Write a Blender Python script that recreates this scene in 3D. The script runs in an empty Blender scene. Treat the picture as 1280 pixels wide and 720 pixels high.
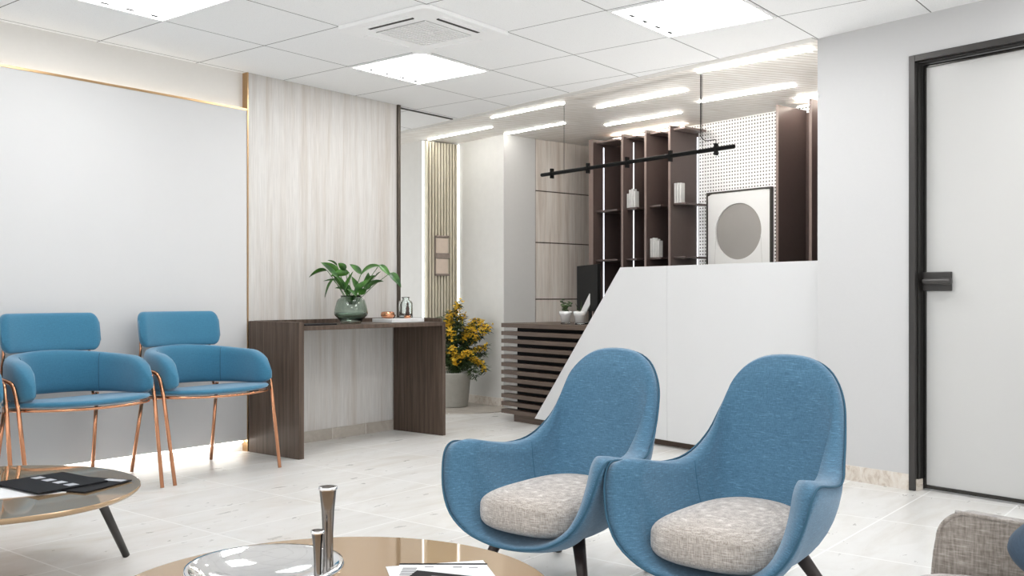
import bpy, bmesh, math, random
from mathutils import Vector, Matrix
D = bpy.data; S = bpy.context.scene; COL = S.collection
PI = math.pi; R = math.radians

# ------------------------------------------------------------------ camera, world, exposure
CAM_YAW = R(38.3)
cam_d = D.cameras.new('camera'); cam = D.objects.new('camera', cam_d); COL.objects.link(cam); S.camera = cam
cam.location = (0, 0, 0.941); cam.rotation_euler = (R(90), 0, CAM_YAW - R(90))
cam_d.sensor_width = 36; cam_d.lens = 36 * 1208 / 1280; cam_d.shift_y = 10 / 1280; cam_d.clip_start = 0.02
W = D.worlds.new('daylight'); S.world = W; W.use_nodes = True
_n = W.node_tree.nodes; _l = W.node_tree.links          # near-even white surround; glow below the horizon is added to light the ceiling
_tc = _n.new('ShaderNodeTexCoord'); _sx = _n.new('ShaderNodeSeparateXYZ'); _l.new(_tc.outputs['Generated'], _sx.inputs[0])
_rp = _n.new('ShaderNodeValToRGB'); _l.new(_sx.outputs[2], _rp.inputs[0])
_rp.color_ramp.elements[0].position = 0.0; _rp.color_ramp.elements[0].color = (1.0, 0.99, 0.97, 1)
_rp.color_ramp.elements[1].position = 0.06; _rp.color_ramp.elements[1].color = (0.97, 0.985, 1.0, 1)
_l.new(_rp.outputs[0], _n['Background'].inputs[0]); _n['Background'].inputs[1].default_value = 1.5
S.view_settings.view_transform = 'Standard'; S.view_settings.look = 'None'
S.view_settings.gamma = 1; S.view_settings.exposure = 0.17; S.view_settings.use_curve_mapping = False
PANEL_E = 11.5; LINE_E = 85.0; STRIP_E = 2.6; COVE_E = 3.2

ZC = 2.294                       # ceiling height
K = Vector((4.99, 1.891, 0)); TH = R(12.5)          # reception corner; its walls stand 12.5 degrees off
wv = Vector((math.sin(TH), math.cos(TH), 0)); pv = Vector((math.cos(TH), -math.sin(TH), 0))
def kp(s, t, z=0): return K + wv * s + pv * t + Vector((0, 0, z))

# ------------------------------------------------------------------ materials
MATS = {}
class NT:
    def __init__(s, name):
        s.m = D.materials.new(name); s.m.use_nodes = True; s.t = s.m.node_tree; s.b = s.t.nodes['Principled BSDF']
    def n(s, ty, **kw):
        x = s.t.nodes.new(ty)
        for k, v in kw.items():
            if k.startswith('i_'): x.inputs[int(k[2:]) if k[2:].isdigit() else k[2:]].default_value = v
            else: setattr(x, k, v)
        return x
    def l(s, a, b): s.t.links.new(a, b)
    def math(s, op, a, b=None, c=None):
        x = s.n('ShaderNodeMath', operation=op)
        for i, v in enumerate((a, b, c)):
            if v is None: continue
            if isinstance(v, (int, float)): x.inputs[i].default_value = v
            else: s.l(v, x.inputs[i])
        return x.outputs[0]
    def mix(s, f, a, b):
        x = s.n('ShaderNodeMix', data_type='RGBA')
        for i, v in ((0, f), (6, a), (7, b)):
            if isinstance(v, (int, float)): x.inputs[i].default_value = v
            elif isinstance(v, tuple): x.inputs[i].default_value = (*v, 1)
            else: s.l(v, x.inputs[i])
        return x.outputs[2]
    def coord(s, kind='Object', scale=(1, 1, 1), rot=(0, 0, 0)):
        if kind == 'World': o = s.n('ShaderNodeNewGeometry').outputs['Position']
        else: o = s.n('ShaderNodeTexCoord').outputs[kind]
        m = s.n('ShaderNodeMapping'); m.inputs['Scale'].default_value = scale; m.inputs['Rotation'].default_value = rot
        s.l(o, m.inputs[0]); return m.outputs[0]
    def noise(s, vec, scale, detail=4, rough=0.55, dist=0):
        x = s.n('ShaderNodeTexNoise'); x.inputs['Scale'].default_value = scale; x.inputs['Detail'].default_value = detail
        x.inputs['Roughness'].default_value = rough; x.inputs['Distortion'].default_value = dist
        s.l(vec, x.inputs['Vector']); return x.outputs[0]
    def ramp(s, f, stops):
        x = s.n('ShaderNodeValToRGB'); e = x.color_ramp.elements
        while len(e) < len(stops): e.new(0.5)
        for q, (p, c) in zip(e, stops): q.position = p; q.color = (*c, 1) if isinstance(c, tuple) else (c, c, c, 1)
        s.l(f, x.inputs[0]); return x.outputs[0]
    def set(s, **kw):
        for k, v in kw.items():
            k = k.replace('_', ' ')
            if hasattr(v, 'links'): s.l(v, s.b.inputs[k])
            else: s.b.inputs[k].default_value = (*v, 1) if isinstance(v, tuple) and len(v) == 3 else v
    def bump(s, h, strength, dist=0.01):
        x = s.n('ShaderNodeBump'); x.inputs['Strength'].default_value = strength; x.inputs['Distance'].default_value = dist
        s.l(h, x.inputs['Height']); s.l(x.outputs[0], s.b.inputs['Normal'])

def plain(name, col, rough=0.5, metal=0.0, var=0.04, bump=0.0, scale=30, coat=0.0, trans=0.0, ior=1.45):
    t = NT(name); c = t.coord(); n = t.noise(c, scale)
    lo = tuple(v * (1 - var) for v in col); hi = tuple(min(1, v * (1 + var)) for v in col)
    t.set(Base_Color=t.mix(n, lo, hi), Roughness=rough, Metallic=metal, IOR=ior)
    if coat: t.set(Coat_Weight=coat, Coat_Roughness=0.05)
    if trans: t.set(Transmission_Weight=trans)
    if bump: t.bump(n, bump)
    MATS[name] = t.m; return t.m
def lowspec(m, v=0.15): m.node_tree.nodes['Principled BSDF'].inputs['Specular IOR Level'].default_value = v
def emit(name, col, e):
    t = NT(name); t.set(Base_Color=col, Emission_Color=col, Emission_Strength=e); MATS[name] = t.m; return t.m
def fabric(name, col, dark, scale=420, streak=0.25, bump=0.35, sheen=0.3, light=None, rough=0.9):
    t = NT(name); c1 = t.coord(scale=(1, 1, 0.14)); c2 = t.coord(scale=(0.12, 0.12, 1.0))
    a = t.noise(c1, scale, 2, 0.6); b = t.noise(c2, scale, 2, 0.6)
    s_ = t.math('MULTIPLY', t.math('ADD', a, b), 0.5)
    base = t.ramp(s_, [(0.36, dark), (0.62, col)])
    hi = light or tuple(min(1, v * 1.9 + 0.05) for v in col)
    f = t.ramp(b, [(0.60, 0.0), (0.76, streak)])
    big = t.noise(t.coord(), 5, 3)
    f2 = t.mix(big, tuple([0.93] * 3), tuple([1.05] * 3))
    m = t.n('ShaderNodeMix', data_type='RGBA', blend_type='MULTIPLY'); m.inputs[0].default_value = 1
    t.l(t.mix(f, base, hi), m.inputs[6]); t.l(f2, m.inputs[7])
    t.set(Base_Color=m.outputs[2], Roughness=rough, Sheen_Weight=sheen, Sheen_Roughness=0.5); t.set(Sheen_Tint=(0.8, 0.88, 1.0))
    t.bump(s_, bump, 0.002); MATS[name] = t.m; return t.m
def wood(name, cols, vec_scale=(9, 9, 0.5), nscale=6, rough=0.45, bump=0.05, kind='Object'):
    t = NT(name); c = t.coord(kind, scale=vec_scale)
    n = t.noise(c, nscale, 5, 0.6, 0.4); f = t.noise(t.coord(kind, scale=tuple(v * 5 for v in vec_scale)), nscale * 1.5, 3, 0.6)
    k = len(cols) - 1
    col = t.ramp(n, [(0.3 + 0.4 * i / k, cc) for i, cc in enumerate(cols)])
    m = t.n('ShaderNodeMix', data_type='RGBA', blend_type='MULTIPLY'); m.inputs[0].default_value = 1
    t.l(col, m.inputs[6]); t.l(t.ramp(f, [(0.3, 0.88), (0.7, 1.06)]), m.inputs[7])
    t.set(Base_Color=m.outputs[2], Roughness=rough); t.bump(f, bump, 0.003); MATS[name] = t.m; return t.m

M_white = plain('white wall paint', (0.57, 0.572, 0.575), 0.55, var=0.015, bump=0.03, scale=60)
M_warmwhite = plain('textured warm white wall', (0.72, 0.71, 0.685), 0.6, var=0.02, bump=0.08, scale=35)
M_plaster = plain('pale plaster', (0.68, 0.675, 0.65), 0.6, var=0.05, bump=0.12, scale=14)
M_grey = plain('grey plaster', (0.60, 0.595, 0.585), 0.6, var=0.02)
M_panelwhite = plain('white lacquer panel', (0.66, 0.665, 0.67), 0.38, var=0.015, scale=4)
M_wallpanel = plain('satin white wall board', (0.61, 0.615, 0.62), 0.5, var=0.015, scale=4)
M_brass = plain('brushed brass', (0.50, 0.33, 0.18), 0.3, 0.9, var=0.15, scale=40)
M_bronzepost = plain('dark bronze trim', (0.085, 0.07, 0.055), 0.4, 0.3)
M_copper = plain('polished rose copper', (0.62, 0.30, 0.17), 0.2, 1.0, var=0.05)
M_darkmetal = plain('dark grey metal', (0.065, 0.062, 0.06), 0.35, 0.6)
M_gasket = plain('black gasket', (0.012, 0.011, 0.01), 0.4)
M_steel = plain('polished dark steel', (0.28, 0.26, 0.24), 0.14, 1.0, var=0.08)
M_rim = plain('black polished rim', (0.05, 0.048, 0.045), 0.12, 0.8, var=0.2)
M_black = plain('matt black', (0.008, 0.008, 0.008), 0.45)
M_gloss = plain('glossy black print', (0.018, 0.018, 0.02), 0.18)
M_paper = plain('white paper', (0.82, 0.83, 0.85), 0.5)
M_ink = plain('grey ink', (0.25, 0.25, 0.26), 0.6)
M_photo = plain('silver print', (0.55, 0.56, 0.6), 0.35, var=0.4, scale=90)
M_espresso = plain('espresso stained wood', (0.035, 0.024, 0.022), 0.35, var=0.2)
M_chrome = plain('polished silver', (0.86, 0.86, 0.87), 0.07, 1.0, var=0.02)
M_gunmetal = plain('smoked chrome', (0.24, 0.225, 0.215), 0.1, 1.0, var=0.04)
M_glossdoor = plain('frosted white door leaf', (0.56, 0.56, 0.55), 0.22, var=0.01, scale=3)
M_book = plain('pale book cloth', (0.52, 0.52, 0.51), 0.7, var=0.1)
M_concrete = plain('concrete planter', (0.42, 0.41, 0.37), 0.8, var=0.15, bump=0.15, scale=22)
M_soil = plain('dark soil', (0.03, 0.022, 0.016), 0.95, var=0.3, bump=0.5)
M_petal = plain('yellow petals', (0.90, 0.56, 0.05), 0.6, var=0.25, scale=40)
M_ceramic = plain('white ceramic', (0.80, 0.80, 0.79), 0.25)
M_marbletray = plain('white marble tray', (0.74, 0.75, 0.76), 0.25, var=0.08, scale=12)
M_dish = plain('dark brown glass', (0.05, 0.03, 0.025), 0.1)
M_matte = plain('art mat board', (0.78, 0.78, 0.77), 0.7, var=0.01)
M_disc = plain('taupe disc', (0.31, 0.295, 0.28), 0.6, var=0.06, scale=4)
M_frameblk = plain('dark picture frame', (0.045, 0.04, 0.035), 0.5)
M_sconce = plain('peach wood inlay', (0.66, 0.55, 0.46), 0.4, var=0.08)
M_sconcerail = plain('taupe wooden rail', (0.26, 0.21, 0.18), 0.5, var=0.2)
M_led = emit('daylight LED diffuser', (1.0, 1.0, 1.0), PANEL_E)
M_line = emit('linear LED', (1.0, 0.975, 0.93), LINE_E)
M_line2 = emit('linear LED dimmed', (1.0, 0.975, 0.93), 32.0)
M_strip = emit('vertical LED', (0.90, 0.96, 1.0), STRIP_E)
M_cove = emit('warm cove LED', (1.0, 0.93, 0.82), COVE_E)
M_cove2 = emit('warm cabinet top LED', (1.0, 0.90, 0.78), 26.0)
M_coveb = emit('warm plinth LED', (1.0, 0.95, 0.88), 9.0)
M_counterfill = emit('added counter fill glow', (1.0, 0.97, 0.93), 30.0)  # glow of the added strip that brightens the reception ceiling
M_shelfled = emit('shelf LED', (0.9, 0.93, 1.0), 1.5)
M_ac = plain('white plastic', (0.92, 0.925, 0.93), 0.4, var=0.01)
M_slotdark = plain('slot shadow plastic', (0.02, 0.018, 0.016), 0.6)

def glass(name, col, rough=0.03, dens=0.0):
    t = NT(name); t.set(Base_Color=col, Roughness=rough, Transmission_Weight=1.0, IOR=1.45); n = t.noise(t.coord(), 8)
    t.bump(n, 0.01); MATS[name] = t.m; return t.m
M_vase = glass('smoked green glass', (0.60, 0.69, 0.63))
for m_ in (M_black, M_gloss): lowspec(m_, 0.05); m_.node_tree.nodes['Principled BSDF'].inputs['Roughness'].default_value = 0.5
M_clear = glass('clear glass', (0.90, 0.94, 0.93))
# leaves
t = NT('green leaf'); n = t.noise(t.coord(), 12, 3)
t.set(Base_Color=t.ramp(n, [(0.38, (0.014, 0.060, 0.010)), (0.66, (0.070, 0.21, 0.028))]), Roughness=0.28); t.bump(n, 0.2, 0.01); M_leaf = t.m
t = NT('dark feathery leaf'); n = t.noise(t.coord(), 16, 3)
t.set(Base_Color=t.ramp(n, [(0.35, (0.018, 0.035, 0.012)), (0.65, (0.07, 0.12, 0.035))]), Roughness=0.55); M_fern = t.m
# fabrics
M_blue = fabric('blue linen upholstery', (0.072, 0.182, 0.285), (0.040, 0.115, 0.190), 380, 0.35, sheen=0.35)
M_seam = plain('blue seam thread', (0.045, 0.13, 0.21), 0.85)
M_bluepipe = plain('blue piping', (0.03, 0.10, 0.16), 0.8)
M_teal = fabric('teal velvet upholstery', (0.038, 0.185, 0.30), (0.030, 0.150, 0.25), 500, 0.04, 0.15, sheen=0.45)
M_greyfab = fabric('grey tweed upholstery', (0.60, 0.55, 0.50), (0.28, 0.24, 0.21), 330, 0.5, 0.5, light=(0.8, 0.77, 0.74))
M_sofa = fabric('taupe tweed upholstery', (0.40, 0.36, 0.325), (0.20, 0.175, 0.15), 260, 0.4, 0.5, light=(0.7, 0.66, 0.62))
M_navy = fabric('slate blue cushion cloth', (0.035, 0.065, 0.105), (0.028, 0.052, 0.085), 500, 0.03, 0.1, sheen=0.1)
# woods
M_walnut = wood('dark walnut veneer', [(0.052, 0.035, 0.026), (0.092, 0.064, 0.048), (0.13, 0.096, 0.075)], (10, 10, 0.35), 5)
M_walnuth = wood('dark walnut slat', [(0.095, 0.066, 0.050), (0.135, 0.100, 0.078)], (1, 1, 20), 4)
M_shelf = plain('plum brown lacquer', (0.075, 0.053, 0.048), 0.33, var=0.1)
M_shelfedge = plain('bronze shelf edge', (0.17, 0.125, 0.11), 0.35, var=0.1)
M_pale = wood('pale ash cladding', [(0.51, 0.47, 0.425), (0.59, 0.57, 0.545), (0.63, 0.62, 0.60)], (7, 7, 0.25), 3.2, 0.5, 0.02)
lowspec(M_walnuth, 0.2); lowspec(M_walnut, 0.3)
M_ash = wood('streaked ash cladding', [(0.58, 0.50, 0.43), (0.72, 0.66, 0.60), (0.80, 0.76, 0.71)], (8, 8, 0.3), 2.5, 0.45, 0.02)
M_slatwood = wood('cream slat wood', [(0.62, 0.56, 0.42), (0.74, 0.69, 0.56)], (3, 3, 0.3), 4)
# bronze mirror table top
t = NT('taupe lacquer glass top'); t.set(Base_Color=(0.40, 0.315, 0.235), Metallic=0.45, Roughness=0.035); M_top = t.m
n = t.noise(t.coord(), 3); t.set(Base_Color=t.mix(n, (0.455, 0.318, 0.190), (0.475, 0.333, 0.202)))
# ceiling tiles
def dist_line(t, c, off, pitch):
    f = t.math('FRACT', t.math('DIVIDE', t.math('SUBTRACT', c, off), pitch))
    return t.math('MULTIPLY', t.math('MINIMUM', f, t.math('SUBTRACT', 1.0, f)), pitch)
t = NT('mineral fibre ceiling tiles'); pos = t.n('ShaderNodeNewGeometry').outputs['Position']; sx = t.n('ShaderNodeSeparateXYZ'); t.l(pos, sx.inputs[0])
d = t.math('MINIMUM', dist_line(t, sx.outputs[0], 3.869, 0.6), dist_line(t, sx.outputs[1], 2.488, 0.6))
ln = t.math('LESS_THAN', d, 0.0028)
sp = t.ramp(t.noise(pos, 160, 2, 0.7), [(0.30, 0.76), (0.40, 0.93)])
t.set(Base_Color=t.mix(ln, t.mix(sp, (0.0, 0.0, 0.0), (0.985, 0.995, 1.0)), (0.13, 0.13, 0.13)), Roughness=0.8); t.bump(t.noise(pos, 200, 2), 0.1, 0.002); M_ceil = t.m
# ribbed timber ceiling over the reception
t = NT('ribbed whitewashed timber ceiling'); pos = t.n('ShaderNodeNewGeometry').outputs['Position']
mp = t.n('ShaderNodeMapping'); mp.inputs['Rotation'].default_value = (0, 0, R(33)); t.l(pos, mp.inputs[0])
sx = t.n('ShaderNodeSeparateXYZ'); t.l(mp.outputs[0], sx.inputs[0])
rib = dist_line(t, sx.outputs[1], 0, 0.055)
rf = t.ramp(rib, [(0.0, 0.0), (0.012, 1.0)]); rf.node.color_ramp.interpolation = 'LINEAR'
rr = t.math('GREATER_THAN', rib, 0.006)
ss = t.n('ShaderNodeMapping'); ss.inputs['Scale'].default_value = (2, 12, 1); t.l(mp.outputs[0], ss.inputs[0])
nn = t.noise(ss.outputs[0], 4, 4, 0.6)
warm = t.ramp(nn, [(0.3, (0.76, 0.71, 0.65)), (0.6, (0.90, 0.88, 0.85))])
t.set(Base_Color=t.mix(rr, (0.60, 0.56, 0.51), warm), Roughness=0.5); t.bump(rr, 0.3, 0.004); M_ribceil = t.m
# floor stone tiles
t = NT('pale travertine floor tiles'); pos = t.n('ShaderNodeNewGeometry').outputs['Position']; sx = t.n('ShaderNodeSeparateXYZ'); t.l(pos, sx.inputs[0])
dx = dist_line(t, sx.outputs[0], 1.65, 0.625); dy = dist_line(t, sx.outputs[1], 1.305, 0.396)
gr = t.math('LESS_THAN', t.math('MINIMUM', dx, dy), 0.0038)
mp = t.n('ShaderNodeMapping'); mp.inputs['Scale'].default_value = (0.8, 2.2, 1); mp.inputs['Rotation'].default_value = (0, 0, R(-35)); t.l(pos, mp.inputs[0])
nv = t.noise(mp.outputs[0], 2.2, 7, 0.62, 1.2); nb = t.noise(mp.outputs[0], 9, 5, 0.6, 0.5)
idx = t.math('FLOOR', t.math('DIVIDE', t.math('SUBTRACT', sx.outputs[0], 1.65), 0.625)); idy = t.math('FLOOR', t.math('DIVIDE', t.math('SUBTRACT', sx.outputs[1], 1.305), 0.396))
cmb = t.n('ShaderNodeCombineXYZ'); t.l(idx, cmb.inputs[0]); t.l(idy, cmb.inputs[1])
wn = t.n('ShaderNodeTexWhiteNoise'); t.l(cmb.outputs[0], wn.inputs[0])
base = t.ramp(nv, [(0.27, (0.61, 0.58, 0.53)), (0.40, (0.665, 0.65, 0.62)), (0.6, (0.73, 0.725, 0.71))])
pit = t.mix(t.ramp(nb, [(0.60, 0.0), (0.80, 0.07)]), base, (0.50, 0.43, 0.36))
tv = t.mix(wn.outputs[0], (0.955, 0.955, 0.955), (1.02, 1.02, 1.02))
mm = t.n('ShaderNodeMix', data_type='RGBA', blend_type='MULTIPLY'); mm.inputs[0].default_value = 1; t.l(pit, mm.inputs[6]); t.l(tv, mm.inputs[7])
t.set(Base_Color=t.mix(gr, mm.outputs[2], (0.84, 0.84, 0.83)), Roughness=t.ramp(nb, [(0.3, 0.26), (0.7, 0.42)])); M_floor = t.m
# marble skirting
t = NT('beige marble skirting'); c = t.coord(scale=(1, 3, 2)); n = t.noise(c, 5, 6, 0.65, 1.5)
t.set(Base_Color=t.ramp(n, [(0.33, (0.46, 0.37, 0.30)), (0.5, (0.68, 0.62, 0.55)), (0.7, (0.76, 0.73, 0.68))]), Roughness=0.3); M_skirt = t.m
t = NT('grey stone skirting'); pos = t.n('ShaderNodeNewGeometry').outputs['Position']; sx = t.n('ShaderNodeSeparateXYZ'); t.l(pos, sx.inputs[0])
g1 = t.math('LESS_THAN', dist_line(t, sx.outputs[0], 4.26, 0.295), 0.0022); n = t.noise(pos, 7, 6, 0.65, 1)
t.set(Base_Color=t.mix(g1, t.ramp(n, [(0.3, (0.34, 0.30, 0.255)), (0.7, (0.50, 0.465, 0.415))]), (0.66, 0.65, 0.62)), Roughness=0.4); M_skirtgrey = t.m
# perforated board
t = NT('perforated acoustic board'); c = t.n('ShaderNodeTexCoord').outputs['Object']; sx = t.n('ShaderNodeSeparateXYZ'); t.l(c, sx.inputs[0])
fy = dist_line(t, sx.outputs[1], 0.0, 0.0262); fz = dist_line(t, sx.outputs[2], 0.0, 0.0262)
hole = t.math('GREATER_THAN', t.math('MINIMUM', fy, fz), 0.0078)
t.set(Base_Color=t.mix(hole, (0.88, 0.875, 0.865), (0.035, 0.03, 0.028)), Roughness=0.6); M_perf = t.m

# ------------------------------------------------------------------ geometry helpers
def tag(o, label=None, cat=None, group=None, kind=None):
    if label: o['label'] = label
    if cat: o['category'] = cat
    if group: o['group'] = group
    if kind: o['kind'] = kind
    return o
def thing(name, label, cat, loc=(0, 0, 0), rz=0, group=None):
    o = D.objects.new(name, None); COL.objects.link(o); o.location = loc; o.rotation_euler = (0, 0, rz); o.empty_display_size = 0.05
    return tag(o, label, cat, group)
def obj(name, bm, mats, parent=None, smooth=False, bevel=0, sub=0, recalc=True):
    if recalc: bmesh.ops.recalc_face_normals(bm, faces=bm.faces)
    me = D.meshes.new(name); bm.to_mesh(me); bm.free()
    o = D.objects.new(name, me); COL.objects.link(o)
    for m in (mats if isinstance(mats, (list, tuple)) else [mats]): me.materials.append(m)
    if smooth:
        for p_ in me.polygons: p_.use_smooth = True
    if bevel:
        b = o.modifiers.new('bevel', 'BEVEL'); b.width = bevel; b.segments = 2; b.limit_method = 'ANGLE'; b.angle_limit = R(40)
    if sub:
        s_ = o.modifiers.new('sub', 'SUBSURF'); s_.levels = s_.render_levels = sub
    if parent: o.parent = parent
    return o
def struct(name, bm, m, loc=(0, 0, 0), rz=0, **kw):
    o = obj(name, bm, m, **kw); o.location = loc; o.rotation_euler = (0, 0, rz); o['kind'] = 'structure'; return o
def B(): return bmesh.new()
def bx(bm, x0, x1, y0, y1, z0, z1, mi=0):
    v = [bm.verts.new((x, y, z)) for x in (x0, x1) for y in (y0, y1) for z in (z0, z1)]
    for q in ((0, 1, 3, 2), (4, 6, 7, 5), (0, 4, 5, 1), (2, 3, 7, 6), (0, 2, 6, 4), (1, 5, 7, 3)):
        f = bm.faces.new([v[i] for i in q]); f.material_index = mi
    return v
def box(*a):
    bm = B(); bx(bm, *a); return bm
def kb(bm, s0, s1, t0, t1, z0, z1, mi=0): return bx(bm, t0, t1, s0, s1, z0, z1, mi)   # reception frame: local x = t, y = s
def kbox(*a):
    bm = B(); kb(bm, *a); return bm
KR = dict(loc=K, rz=-TH)
def prism(bm, pts, z0, z1, mi=0):
    a = [bm.verts.new((x, y, z0)) for x, y in pts]; b = [bm.verts.new((x, y, z1)) for x, y in pts]; n = len(pts)
    bm.faces.new(a[::-1]).material_index = mi; bm.faces.new(b).material_index = mi
    for i in range(n): bm.faces.new((a[i], a[(i + 1) % n], b[(i + 1) % n], b[i])).material_index = mi
def lathe(bm, prof, n=32, cx=0, cy=0, sx=1, sy=1, close=True, mi=0):
    rings = []
    for r, z in prof:
        if r < 1e-5: rings.append([bm.verts.new((cx, cy, z))])
        else: rings.append([bm.verts.new((cx + sx * r * math.cos(2 * PI * i / n), cy + sy * r * math.sin(2 * PI * i / n), z)) for i in range(n)])
    for a, b in zip(rings, rings[1:]):
        for i in range(n):
            j = (i + 1) % n
            if len(a) == 1 and len(b) == 1: continue
            if len(a) == 1: f = bm.faces.new((a[0], b[j], b[i]))
            elif len(b) == 1: f = bm.faces.new((a[i], a[j], b[0]))
            else: f = bm.faces.new((a[i], a[j], b[j], b[i]))
            f.material_index = mi
    if close:
        for rg in (rings[0], rings[-1]):
            if len(rg) > 1: bm.faces.new(rg)
def cr(pts, n=8, closed=False):
    P = [Vector(q) for q in pts]; out = []; m = len(P)
    for i in range(m if closed else m - 1):
        p0 = P[(i - 1) % m] if closed or i > 0 else P[0] * 2 - P[1]
        p1 = P[i]; p2 = P[(i + 1) % m]; p3 = P[(i + 2) % m] if closed or i + 2 < m else P[-1] * 2 - P[-2]
        for k in range(n):
            u = k / n
            out.append(0.5 * ((2 * p1) + (p2 - p0) * u + (2 * p0 - 5 * p1 + 4 * p2 - p3) * u * u + (3 * p1 - p0 - 3 * p2 + p3) * u ** 3))
    if not closed: out.append(P[-1])
    return out
def tube(bm, pts, r, n=10, r2=None, closed=False, cap=True):
    P = [Vector(q) for q in pts]; m = len(P); rings = []; up = Vector((0, 0, 1)); prev = None
    for i in range(m):
        if closed: d = P[(i + 1) % m] - P[(i - 1) % m]
        else: d = P[min(i + 1, m - 1)] - P[max(i - 1, 0)]
        d.normalize()
        if prev is None:
            a = d.cross(up if abs(d.z) < 0.9 else Vector((1, 0, 0))).normalized()
        else:
            a = prev - d * prev.dot(d); a.normalize()
        prev = a; b = d.cross(a); rad = r if r2 is None else r + (r2 - r) * i / (m - 1)
        rings.append([bm.verts.new(P[i] + (a * math.cos(2 * PI * k / n) + b * math.sin(2 * PI * k / n)) * rad) for k in range(n)])
    for i in range(m if closed else m - 1):
        A = rings[i]; Bq = rings[(i + 1) % m]
        for k in range(n): bm.faces.new((A[k], A[(k + 1) % n], Bq[(k + 1) % n], Bq[k]))
    if cap and not closed: bm.faces.new(rings[0][::-1]); bm.faces.new(rings[-1])
def tb(*a, **k):
    bm = B(); tube(bm, *a, **k); return bm
def sgp(v, e): return math.copysign(abs(v) ** e, v)
def superell(bm, c, r, e1=0.5, e2=0.5, nu=40, nv=20, fn=None):
    rows = []
    for i in range(nv + 1):
        v = -PI / 2 + PI * i / nv; row = []
        for j in range(1 if i in (0, nv) else nu):
            u = 2 * PI * j / nu
            x = sgp(math.cos(v), e1) * sgp(math.cos(u), e2); y = sgp(math.cos(v), e1) * sgp(math.sin(u), e2); z = sgp(math.sin(v), e1)
            q = Vector((c[0] + r[0] * x, c[1] + r[1] * y, c[2] + r[2] * z))
            if fn: q = fn(q, x, y, z)
            row.append(bm.verts.new(q))
        rows.append(row)
    for a, b in zip(rows, rows[1:]):
        for j in range(nu):
            k = (j + 1) % nu
            if len(a) == 1: bm.faces.new((a[0], b[k], b[j]))
            elif len(b) == 1: bm.faces.new((a[j], a[k], b[0]))
            else: bm.faces.new((a[j], a[k], b[k], b[j]))
def sweep(bm, path, zt, zb, th, n=20, ex=0.45):
    """rounded upholstered band along a plan path; zt, zb, th per station"""
    P = [Vector((q[0], q[1], 0)) for q in path]; m = len(P); rings = []
    for i in range(m):
        d = (P[min(i + 1, m - 1)] - P[max(i - 1, 0)]).normalized(); nrm = Vector((-d.y, d.x, 0))
        zc = (zt[i] + zb[i]) / 2; h = (zt[i] - zb[i]) / 2
        rings.append([bm.verts.new(P[i] + nrm * (th[i] / 2 * sgp(math.cos(2 * PI * k / n), ex)) + Vector((0, 0, zc + h * sgp(math.sin(2 * PI * k / n), ex)))) for k in range(n)])
    for a, b in zip(rings, rings[1:]):
        for k in range(n): bm.faces.new((a[k], a[(k + 1) % n], b[(k + 1) % n], b[k]))
    bm.faces.new(rings[0][::-1]); bm.faces.new(rings[-1])
def copy_tree(o, parent=None):
    c = o.copy(); COL.objects.link(c)
    if parent: c.parent = parent
    for ch in list(o.children): copy_tree(ch, c)
    return c

# ------------------------------------------------------------------ the setting
struct('floor', box(-1.1, 9.2, -1.6, 9, -0.08, 0), M_floor)
# tiled ceiling: bounded by the angled wall and the edge of the ribbed ceiling
a_ = kp(-3.6, 0); b_ = kp(0, -0.05); c_ = kp(3.85, -0.16); d_ = kp(7.2, -0.25)
bm = B(); prism(bm, [(-1.1, -1.6), (a_.x, a_.y), (K.x, K.y), (b_.x, b_.y), (c_.x, c_.y), (d_.x, d_.y), (3.6, d_.y), (3.6, 4.99), (-1.1, 4.99)], ZC, ZC + 0.05)
struct('ceiling', bm, M_ceil)
bm = B(); pts = [kp(-0.05, -0.05), kp(-0.05, 3.2), kp(7.2, 3.2), kp(7.2, -0.25), kp(3.85, -0.16)]
prism(bm, [(q.x, q.y) for q in pts], ZC + 0.012, ZC + 0.06); struct('ceiling_2', bm, M_ribceil)
bm = B(); pts = [kp(0.005, -0.05), kp(3.85, -0.16), kp(7.0, -0.25), kp(7.0, -0.19), kp(3.85, -0.10), kp(0.005, 0.015)]
prism(bm, [(q.x, q.y) for q in pts], ZC - 0.004, ZC + 0.03); struct('trim_1', bm, M_warmwhite)
struct('trim_2', box(4.89, 5.51, 4.925, 4.945, ZC - 0.006, ZC + 0.002), M_gasket)
# left wall with floating white panel, cove lights above and below
struct('wall_left', box(-1.1, 3.598, 4.925, 5.1, 0, ZC), M_warmwhite)
tag(obj('wall_panel', box(-1.1, 3.594, 4.882, 4.9, 0.072, 2.062), M_wallpanel), 'large white panel on the left wall behind the blue metal-legged chairs', 'wall panel')
pan = D.objects['wall_panel']
obj('brass_edge', box(-1.1, 3.594, 4.878, 4.9, 2.062, 2.074), M_brass, pan)
for z in (0.3, 1.8): obj('mounting_batten', box(-1.1, 3.594, 4.901, 4.9245, z, z + 0.02), M_darkmetal, pan)
struct('trim_3', box(3.594, 3.602, 4.876, 5.1, 0, ZC), M_brass)
def cove(z0, z1, y0, y1, lab):
    tag(obj('cove_light', box(-1.05, 3.58, y0, y1, z0, z1), M_cove if z0 > 1 else M_coveb), lab, 'cove light')
cove(2.05, 2.056, 4.901, 4.923, 'warm light strip hidden behind the brass top edge of the white wall panel')
cove(0.056, 0.064, 4.898, 4.918, 'warm light strip glowing along the floor under the white wall panel')
struct('wall_left_2', box(3.602, 4.862, 4.88, 5.1, 0, ZC), M_pale)
struct('trim_4', box(4.862, 4.887, 4.865, 5.1, 0, ZC), M_bronzepost)
struct('baseboard_left', box(3.64, 4.862, 4.868, 4.88, 0, 0.072), M_skirtgrey)
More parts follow.
